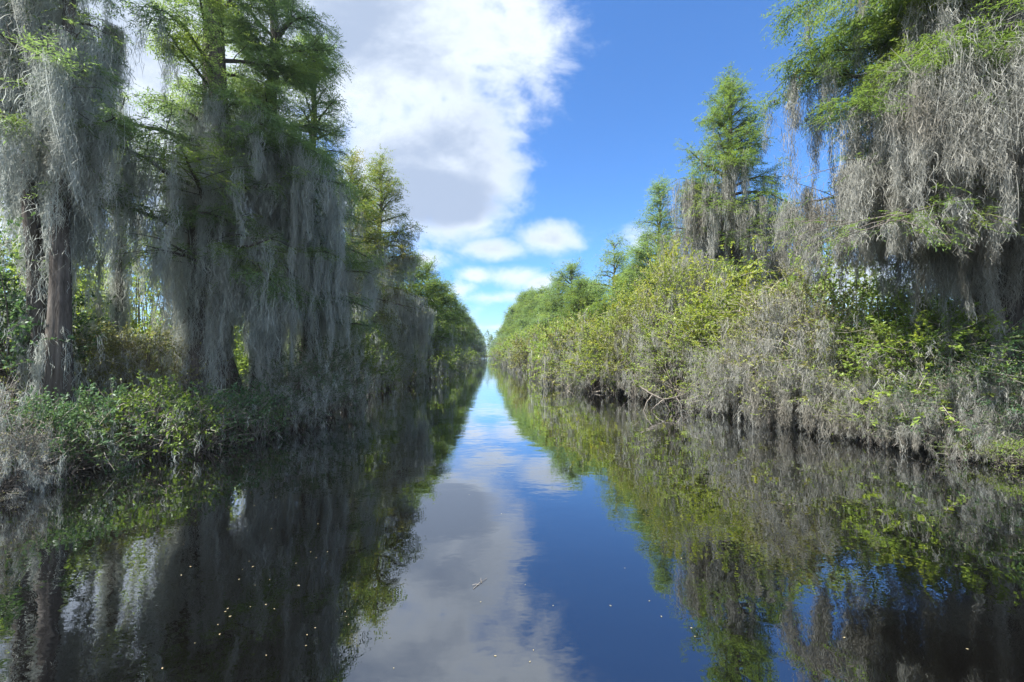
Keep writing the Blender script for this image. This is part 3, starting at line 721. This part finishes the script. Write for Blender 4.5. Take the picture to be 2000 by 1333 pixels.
for i, (px, d, top, pr, fol, lab, grp) in enumerate(rows):
    if pr is None:
        tree(lab, px, d, OPEN, fol, 'moss', sc=(1.15, 1.15, 1.1), group=grp); continue
    s = (zof(top, d) - 0.1) / 11.0
    w = max(0.75, min(1.6, s * (1.15 if grp == GR else 1)))
    tree(lab, px, d, PROTO[pr], fol, 'moss_cool' if grp == GL else 'moss', rz=i * 1.7, sc=(w, w, s), group=grp)

# ------------------------------------------------------------------ shrubs
SH = {
    'dome': shrub_meshes(R=1.7, H=3.6, n_cl=80, leaf=0.09, dens=1.8, moss=0.3, moss_len=0.7, seed=51, low=0.2),
    'dome_b': shrub_meshes(R=1.6, H=3.6, n_cl=76, leaf=0.068, dens=1.5, moss=0.45, moss_len=0.7, seed=52, low=0.18),
    'mossy': shrub_meshes(R=1.7, H=3.6, n_cl=74, leaf=0.075, moss=0.6, moss_len=0.7, dens=1.25, twiggy=1.0, seed=53, n_per=18, moss_w=0.010),
    'draped': shrub_meshes(R=1.7, H=3.6, n_cl=66, leaf=0.075, moss=1.15, moss_len=0.95, dens=0.8, twiggy=1.0, seed=59, low=0.16, n_per=30, moss_w=0.0085),
    'open': shrub_meshes(R=1.4, H=3.8, n_cl=40, leaf=0.095, dens=1.3, moss=0.12, moss_len=0.4, seed=54, low=0.3),
    'low': shrub_meshes(R=1.1, H=1.1, n_cl=40, leaf=0.075, moss=0.10, moss_len=0.3, seed=55, n_stem=7, low=0.05, arch=0.3),
    'dead': shrub_meshes(R=1.1, H=1.7, n_cl=50, leaf=0.05, moss=0.55, moss_len=0.45, dens=0.12, twiggy=1.0, seed=56, n_per=18, moss_w=0.010, low=0.05),
    'far': shrub_meshes(R=2.0, H=3.4, n_cl=56, leaf=0.16, moss=0.3, moss_len=0.8, seed=57, n_per=10, moss_w=0.03, twiggy=0.3, dens=1.7),
    'far_mossy': shrub_meshes(R=2.0, H=3.4, n_cl=52, leaf=0.15, moss=0.7, moss_len=0.9, seed=58, n_per=12, moss_w=0.03, twiggy=0.4, dens=1.0),
}
HT = {'dome': 3.6, 'dome_b': 3.6, 'mossy': 3.6, 'draped': 3.6, 'open': 3.8, 'low': 1.1, 'dead': 1.7, 'far': 3.4, 'far_mossy': 3.4}
SL, SR = 'shrubs on the left bank', 'shrubs on the right bank'
shr = [
    # px, depth, top row, width factor, proto, leaf material, label, group
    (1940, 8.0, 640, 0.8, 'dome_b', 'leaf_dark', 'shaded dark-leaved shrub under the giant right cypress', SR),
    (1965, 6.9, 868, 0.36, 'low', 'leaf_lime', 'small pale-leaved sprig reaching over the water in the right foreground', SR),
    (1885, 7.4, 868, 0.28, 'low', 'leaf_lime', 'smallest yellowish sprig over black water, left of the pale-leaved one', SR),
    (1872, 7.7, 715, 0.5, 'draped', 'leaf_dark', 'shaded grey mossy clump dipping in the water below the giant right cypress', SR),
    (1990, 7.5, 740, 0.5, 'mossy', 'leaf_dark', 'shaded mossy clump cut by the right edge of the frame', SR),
    (1840, 8.9, 600, 0.95, 'dome_b', 'leaf_green', 'mid-dark green shrub left of the shaded one at the right', SR),
    (1745, 9.6, 575, 0.9, 'dome', 'leaf_lime', 'lime green bush at the waterside below the longest hanging moss', SR),
    (1705, 8.9, 720, 0.5, 'draped', 'leaf_lime', 'low heap of pale mossy twigs dipping in the water right of the grass tuft', SR),
    (1650, 11.5, 480, 0.9, 'open', 'leaf_lime', 'tall upright lime shrub whose leafy top stands against the sky', SR),
    (1628, 10.6, 640, 0.75, 'draped', 'leaf_lime', 'mossy waterside shrub right of the grey twiggy mound', SR),
    (1540, 11.6, 545, 1.0, 'draped', 'leaf_olive', 'large grey twiggy mound draped in moss down to the water', SR),
    (1468, 12.6, 620, 0.7, 'draped', 'leaf_lime', 'rounded mossy shrub with bright sprigs low over the water, left of the grey mound', SR),
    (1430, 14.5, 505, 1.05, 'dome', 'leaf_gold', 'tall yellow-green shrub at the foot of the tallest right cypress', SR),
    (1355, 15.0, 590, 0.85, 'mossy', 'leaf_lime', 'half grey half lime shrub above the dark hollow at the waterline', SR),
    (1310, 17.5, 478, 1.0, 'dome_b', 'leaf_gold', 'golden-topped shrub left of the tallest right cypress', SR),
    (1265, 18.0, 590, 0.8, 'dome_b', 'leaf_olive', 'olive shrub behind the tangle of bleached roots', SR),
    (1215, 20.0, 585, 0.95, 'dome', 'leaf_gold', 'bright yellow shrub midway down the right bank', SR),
    (1170, 20.5, 660, 0.9, 'dome_b', 'leaf_lime', 'low lime shrub behind the small pale log on the water', SR),
    (1150, 24.5, 622, 1.0, 'far_mossy', 'leaf_olive', 'greyish shrub behind the forked driftwood', SR),
    (1108, 27.0, 632, 0.9, 'far', 'leaf_lime', 'pale green rounded shrub left of the greyish one on the right bank', SR),
    (1082, 34.0, 630, 0.9, 'far_mossy', 'leaf_lime', 'mossy shrub over the second dark hollow in the right bank', SR),
    (1055, 41.0, 640, 1.0, 'far', 'leaf_olive', 'eighth shrub from the far end of the right bank, olive', SR),
    (1034, 50.0, 642, 1.1, 'far_mossy', 'leaf_lime', 'seventh shrub from the far end of the right bank', SR),
    (1018, 62.0, 652, 1.2, 'far', 'leaf_lime', 'sixth shrub from the far end of the right bank', SR),
    (1006, 76.0, 658, 1.2, 'far', 'leaf_olive', 'fifth shrub from the far end of the right bank', SR),
    (997, 94.0, 664, 1.3, 'far_mossy', 'leaf_lime', 'fourth shrub from the far end of the right bank', SR),
    (989, 118.0, 668, 1.5, 'far', 'leaf_lime', 'third shrub from the far end of the right bank', SR),
    (982, 150.0, 674, 1.7, 'far', 'leaf_green', 'second shrub from the far end of the right bank', SR),
    (976, 190.0, 678, 1.9, 'far', 'leaf_lime', 'farthest shrub of the right bank', SR),
    # right, second row
    (1800, 12.5, 560, 0.9, 'open', 'leaf_lime', 'pale lime shrub seen behind the moss strands of the giant cypress', SR),
    (1900, 12.5, 590, 1.1, 'dome', 'leaf_green', 'green shrub filling the shade behind the giant right cypress', SR),
    (1580, 14.5, 540, 0.8, 'open', 'leaf_lime', 'leafy shrub peeping over the grey twiggy mound', SR),
    (1715, 13.0, 545, 0.9, 'open', 'leaf_lime', 'bright shrub standing behind the lime waterside bush', SR),
    (1250, 24.0, 545, 0.95, 'dome', 'leaf_green', 'fresh green tall shrub behind the bright yellow one', SR),
    (1180, 29.0, 590, 1.0, 'far', 'leaf_green', 'mid green tall shrub below the thin sparse-leaved tree', SR),
    # left bank
    (-15, 5.7, 745, 0.5, 'dead', 'leaf_olive', 'heap of bleached mossy twigs at the left edge, upper of two', SL),
    (12, 5.6, 850, 0.42, 'dead', 'leaf_olive', 'lower heap of grey mossy twigs drooping into the water at the left edge', SL),
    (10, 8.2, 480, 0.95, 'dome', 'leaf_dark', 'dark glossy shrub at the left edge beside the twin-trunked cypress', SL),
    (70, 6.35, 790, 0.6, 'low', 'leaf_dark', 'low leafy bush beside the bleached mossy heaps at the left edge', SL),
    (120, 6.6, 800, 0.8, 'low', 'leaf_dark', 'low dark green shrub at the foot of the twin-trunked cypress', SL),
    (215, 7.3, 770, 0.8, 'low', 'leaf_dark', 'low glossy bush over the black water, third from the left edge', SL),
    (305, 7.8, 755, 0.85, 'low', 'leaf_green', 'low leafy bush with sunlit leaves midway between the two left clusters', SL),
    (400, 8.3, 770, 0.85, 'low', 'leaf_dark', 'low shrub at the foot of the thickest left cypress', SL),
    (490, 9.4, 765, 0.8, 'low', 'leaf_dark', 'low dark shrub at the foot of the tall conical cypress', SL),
    (215, 9.2, 640, 0.75, 'dome_b', 'leaf_olive', 'olive speckled bush on the bank right of the twin-trunked cypress', SL),
    (300, 9.6, 650, 0.75, 'mossy', 'leaf_olive', 'brownish mossy bush left of the thickest cypress', SL),
    (192, 12.0, 575, 0.7, 'dome', 'leaf_gold', 'brightest yellow-green sunlit bush between the two left clusters', SL),
    (560, 10.8, 700, 0.7, 'mossy', 'leaf_dark', 'moss-covered mound spilling into the water right of the thickest cypress', SL),
    (625, 12.8, 660, 0.75, 'mossy', 'leaf_dark', 'grey mossy mound jutting furthest over the water on the left', SL),
    (672, 15.6, 625, 0.75, 'dome', 'leaf_green', 'fresh green shrub at the left water edge past the big mossy cluster', SL),
    (708, 18.8, 618, 0.85, 'dome_b', 'leaf_green', 'second green shrub past the big mossy cluster', SL),
    (752, 22.0, 655, 0.8, 'mossy', 'leaf_green', 'mossy shrub below the slender rusty-topped cypress', SL),
    (790, 26.0, 668, 0.8, 'far_mossy', 'leaf_green', 'dull mossy shrub just left of the pale yellowish one', SL),
    (820, 29.0, 660, 0.8, 'far_mossy', 'leaf_lime', 'pale yellowish shrub at the foot of the receding left row', SL),
    (850, 38.0, 670, 0.9, 'far', 'leaf_green', 'sixth shrub from the far end of the left bank', SL),
    (874, 48.0, 672, 1.0, 'far_mossy', 'leaf_green', 'fifth shrub from the far end of the left bank', SL),
    (893, 62.0, 676, 1.1, 'far', 'leaf_green', 'fourth shrub from the far end of the left bank', SL),
    (908, 82.0, 680, 1.2, 'far_mossy', 'leaf_green', 'third shrub from the far end of the left bank', SL),
    (921, 110.0, 680, 1.4, 'far', 'leaf_green', 'second shrub from the far end of the left bank', SL),
    (933, 150.0, 682, 1.6, 'far', 'leaf_green', 'farthest shrub of the left bank', SL),
    (12, 14.0, 370, 1.3, 'open', 'leaf_lime', 'tall sunlit yellow-green shrub behind the left edge of the bank', SL),
    (290, 16.5, 430, 1.3, 'open', 'leaf_lime', 'tall pale sunlit shrub seen through the gap between the left clusters', SL),
    (170, 17.5, 480, 1.2, 'open', 'leaf_lime', 'sunlit shrub behind the brightest bush in the left gap', SL),
]
for i, (px, d, top, w, pr, lm, lab, grp) in enumerate(shr):
    x, y = place(px, d)
    s = 0.87 * (zof(top, d)) / HT[pr]
    if grp == SR and d > 9: w *= 1.2
    if grp == SR and 1340 < px < 1480: s *= 0.92
    assemble('shrub', lab, 'shrub', SH[pr], (x, y, 0.05), lm, 'moss' if grp == SR else 'moss_cool', rz=i * 1.13, sc=(w, w, max(0.3, s)), group=grp)

# ------------------------------------------------------------------ woods farther off that read as one mass
def woods(name, label, spots, hh, seed, mat, leaf=0.35, n=900):
    r = rng(seed); P = []
    for (x, y, h) in spots:
        k = int(n)
        t = r.random(k) ** 0.8; a = r.uniform(0, 6.28, k)
        rr = (0.35 + 0.65 * r.random(k)) * (1 - t) ** 0.6 * h * 0.28 + 0.2
        P.append(np.stack([x + np.cos(a) * rr, y + np.sin(a) * rr, h * (0.05 + 0.95 * t)], -1))
    P = np.concatenate(P); m = len(P)
    D = norm(r.normal(0, 1, (m, 3)) * np.array([1, 1, .5]))
    V, Q = leaves_mesh(P, D, np.array([0, 0, 1.0]) + r.normal(0, .6, (m, 3)), leaf * r.uniform(.6, 1.4, m), leaf * .5 * r.uniform(.7, 1.3, m))
    o = obj(name, mesh_quads(name, V, Q), M[mat])
    tag(o, label, 'woods', kind='stuff')
r_ = rng(77)
woods('distant_woods', 'green woods closing the far end of the canal', [(r_.uniform(-34, 42), r_.uniform(262, 300), r_.uniform(9, 19)) for _ in range(60)], 14, 78, 'cyp_blue', leaf=1.0, n=420)
woods('background_thicket', 'sunlit thicket behind the left bank trees', [(r_.uniform(-17, -9.5) , y + r_.uniform(-1, 1), r_.uniform(2.2, 5.5)) for y in np.linspace(9, 60, 64)] +
      [(r_.uniform(-40, -16) , r_.uniform(6, 70), r_.uniform(4, 9)) for _ in range(60)], 6, 79, 'leaf_lime', leaf=0.22, n=700)
woods('background_thicket', 'green thicket behind the right bank shrubs', [(r_.uniform(10.5, 17), y + r_.uniform(-1, 1), r_.uniform(1.8, 3.2)) for y in np.linspace(9, 30, 26)] +
      [(r_.uniform(8.5, 20), r_.uniform(28, 90), r_.uniform(3, 7)) for _ in range(60)] + [(r_.uniform(22, 60), r_.uniform(8, 60), r_.uniform(3, 5)) for _ in range(50)], 6, 80, 'leaf_green', leaf=0.22, n=650)

# ------------------------------------------------------------------ driftwood, roots, grass, flecks
def deadwood(name, label, cat, px, d, lines, z0=0.0, grp=None):
    """lines: lists of (dx right, dz up, dy away) points with a start radius"""
    x, y = place(px, d)
    t = thing(name, label, cat, (x, y, z0), -YAW, group=grp)
    for k, (pts, ra) in enumerate(lines):
        P = np.array([(a, c, b) for a, b, c in pts], dtype=float)
        u_ = np.linspace(0, len(P) - 1, 6 * (len(P) - 1) + 1)
        Pi = np.stack([np.interp(u_, np.arange(len(P)), P[:, q]) for q in range(3)], -1)
        for _ in range(3): Pi[1:-1] = (Pi[:-2] + Pi[1:-1] * 2 + Pi[2:]) / 4
        Pi += rng(k + 3).normal(0, ra * 0.25, Pi.shape)
        V, Q = tube(Pi, np.linspace(ra, ra * 0.3, len(Pi)), 8)
        obj('branch' if k else 'stem', mesh_quads('branch', V, Q, True), M['driftwood'], t)
    return t
deadwood('driftwood', 'forked curved driftwood branch rising from the water by the right bank', 'driftwood', 1108, 22.5,
         [([(-.15, -.1, 0), (.05, .12, 0), (.3, .25, .05), (.45, .5, .05), (.62, .58, .05)], .045), ([(0, .05, 0), (-.2, .2, 0), (-.45, .3, 0), (-.5, .42, 0)], .03), ([(.05, .12, 0), (-.1, .3, .05), (-.2, .52, 0)], .02)])
deadwood('floating_log', 'small bleached log end floating by the right bank', 'log', 1172, 19.8,
         [([(-.32, .0, 0), (-.1, .07, 0), (.15, .09, 0), (.28, .02, .02)], .06), ([(-.3, .02, 0), (-.42, .05, 0)], .02)])
deadwood('bleached_root', 'tangle of bleached roots in the dark hollow of the right bank', 'roots', 1300, 13.6,
         [([(-.75, .75, .3), (-.4, .5, .1), (-.1, .35, 0), (.35, .42, .1), (.9, .6, .3)], .03), ([(-.1, .35, 0), (.05, .1, 0), (.2, -.15, 0)], .025),
          ([(-.4, .5, .1), (-.6, .25, .1), (-.75, -.1, 0)], .02), ([(.35, .42, .1), (.5, .15, 0), (.45, -.1, 0)], .02), ([(.2, .2, 0), (.5, .1, .1), (1.2, .05, .2)], .016), ([(-.1, .35, 0), (-.35, .15, 0), (-.5, 0, 0)], .016)])
deadwood('fallen_stick', 'thin pale stick lying on the water below the grass tuft', 'stick', 1650, 9.6,
         [([(-.35, .01, 0), (0, .02, .02), (.35, .03, 0), (.55, .06, 0)], .012), ([(.1, .02, 0), (.25, .07, .03)], .006)])
deadwood('fallen_branch', 'bare branch reaching out of the shade at the foot of the giant cypress', 'branch', 1800, 7.9,
         [([(.7, .55, .3), (.3, .3, .1), (-.1, .18, 0), (-.5, -.03, 0)], .018), ([(.3, .3, .1), (0, .35, 0), (-.3, .25, 0)], .01), ([(-.1, .18, 0), (-.3, .2, 0), (-.6, .12, 0)], .008)])

def grass(px, d):
    r = rng(91); n = 260
    x, y = place(px, d)
    base = np.stack([r.normal(0, .16, n), r.normal(0, .12, n), np.full(n, -.02)], -1)
    az = r.uniform(0, 6.28, n); h = r.uniform(.3, .62, n); lean = r.uniform(.02, .3, n)
    K = 4; t = np.linspace(0, 1, K + 1)
    P = base[:, None, :] + np.stack([np.cos(az)[:, None] * lean[:, None] * t ** 2, np.sin(az)[:, None] * lean[:, None] * t ** 2, h[:, None] * t * (1 - .25 * t * lean[:, None])], -1)
    w = .012 * (1 - t) ** .6 + .001
    s = np.stack([-np.sin(az)[:, None] * w, np.cos(az)[:, None] * w, 0 * w[None, :] + np.zeros((n, 1))], -1)
    V = np.stack([P + s, P - s], 2)
    idx = (np.arange(n) * (K + 1) * 2)[:, None] + (np.arange(K) * 2)[None, :]
    Q = np.stack([idx, idx + 1, idx + 3, idx + 2], -1).reshape(-1, 4)
    o = obj('grass_tuft', mesh_quads('grass_tuft', V.reshape(-1, 3), Q), M['leaf_green'])
    o.location = (x, y, 0.03)
    tag(o, 'tuft of bright green grass at the dark waterline of the right bank', 'grass tuft')
grass(1662, 10.4)

def flecks():
    r = rng(95)
    a = np.linspace(0, 2 * np.pi, 8, endpoint=False)
    V = [(0, 0, .004)] + [(math.cos(t) * (.5 + .1 * math.sin(3 * t)), math.sin(t) * .28, .001) for t in a]
    Q = [(0, 1 + 2 * k, 1 + (2 * k + 1) % 8, 1 + (2 * k + 2) % 8) for k in range(4)]
    me = mesh_quads('floating_leaf', np.array(V), np.array(Q))
    for k in range(70):
        if k < 46: px, py = r.uniform(330, 700), r.uniform(930, 1300)
        else: px, py = r.uniform(700, 1900), r.uniform(900, 1300)
        d = FPX * CAM_H / (py - HOR); x, y = place(px, d)
        if x < -5.6 or x > 6.8: continue
        o = obj('floating_leaf', me, M['floatleaf'])
        s = r.uniform(.008, .019); o.scale = (s, s, s); o.location = (x, y, .003); o.rotation_euler = (0, 0, r.uniform(0, 6.28))
        tag(o, 'tiny pale leaf fleck floating on the black water', 'leaf', 'leaf flecks on the water')
    x, y = place(942, FPX * CAM_H / (1132 - HOR))
    t = thing('floating_twig', 'forked pale twig floating in the cloud reflection mid water', 'twig', (x, y, .004), .9)
    for k, (p, q) in enumerate([((-.10, 0), (.08, .01)), ((0, 0), (.05, .05)), ((-.03, 0), (-.07, .04))]):
        P = np.array([(p[0], p[1], 0), ((p[0] + q[0]) / 2, (p[1] + q[1]) / 2 + .006, .003), (q[0], q[1], .001)])
        obj('stem' if k == 0 else 'branch', mesh_quads('twig', *tube(P, np.array([.002, .0017, .001]), 5)), M['driftwood'], t)
flecks()

print('FACES', sum(len(m.polygons) for m in bpy.data.meshes))

def haze():
    x0,x1,y0,y1,z0, z1 = -1000, 1000, -700, 1600, -2.2, 24
    V=np.array([(x,y,z) for z in (z0,z1) for y in (y0,y1) for x in (x0,x1)],dtype=float)
    Q=np.array([(0,2,3,1),(4,5,7,6),(0,1,5,4),(2,6,7,3),(0,4,6,2),(1,3,7,5)])
    m,N,L=mat_new('damp_air'); out=N.new('ShaderNodeOutputMaterial'); v=N.new('ShaderNodeVolumePrincipled')
    v.inputs['Color'].default_value=(.85,.92,1,1); v.inputs['Density'].default_value= 0.00045; v.inputs['Anisotropy'].default_value=0.3
    L.new(v.outputs[0],out.inputs['Volume'])
    tag(obj('haze',mesh_quads('haze',V,Q),m),kind='stuff',label='thin damp air over the canal')
haze()
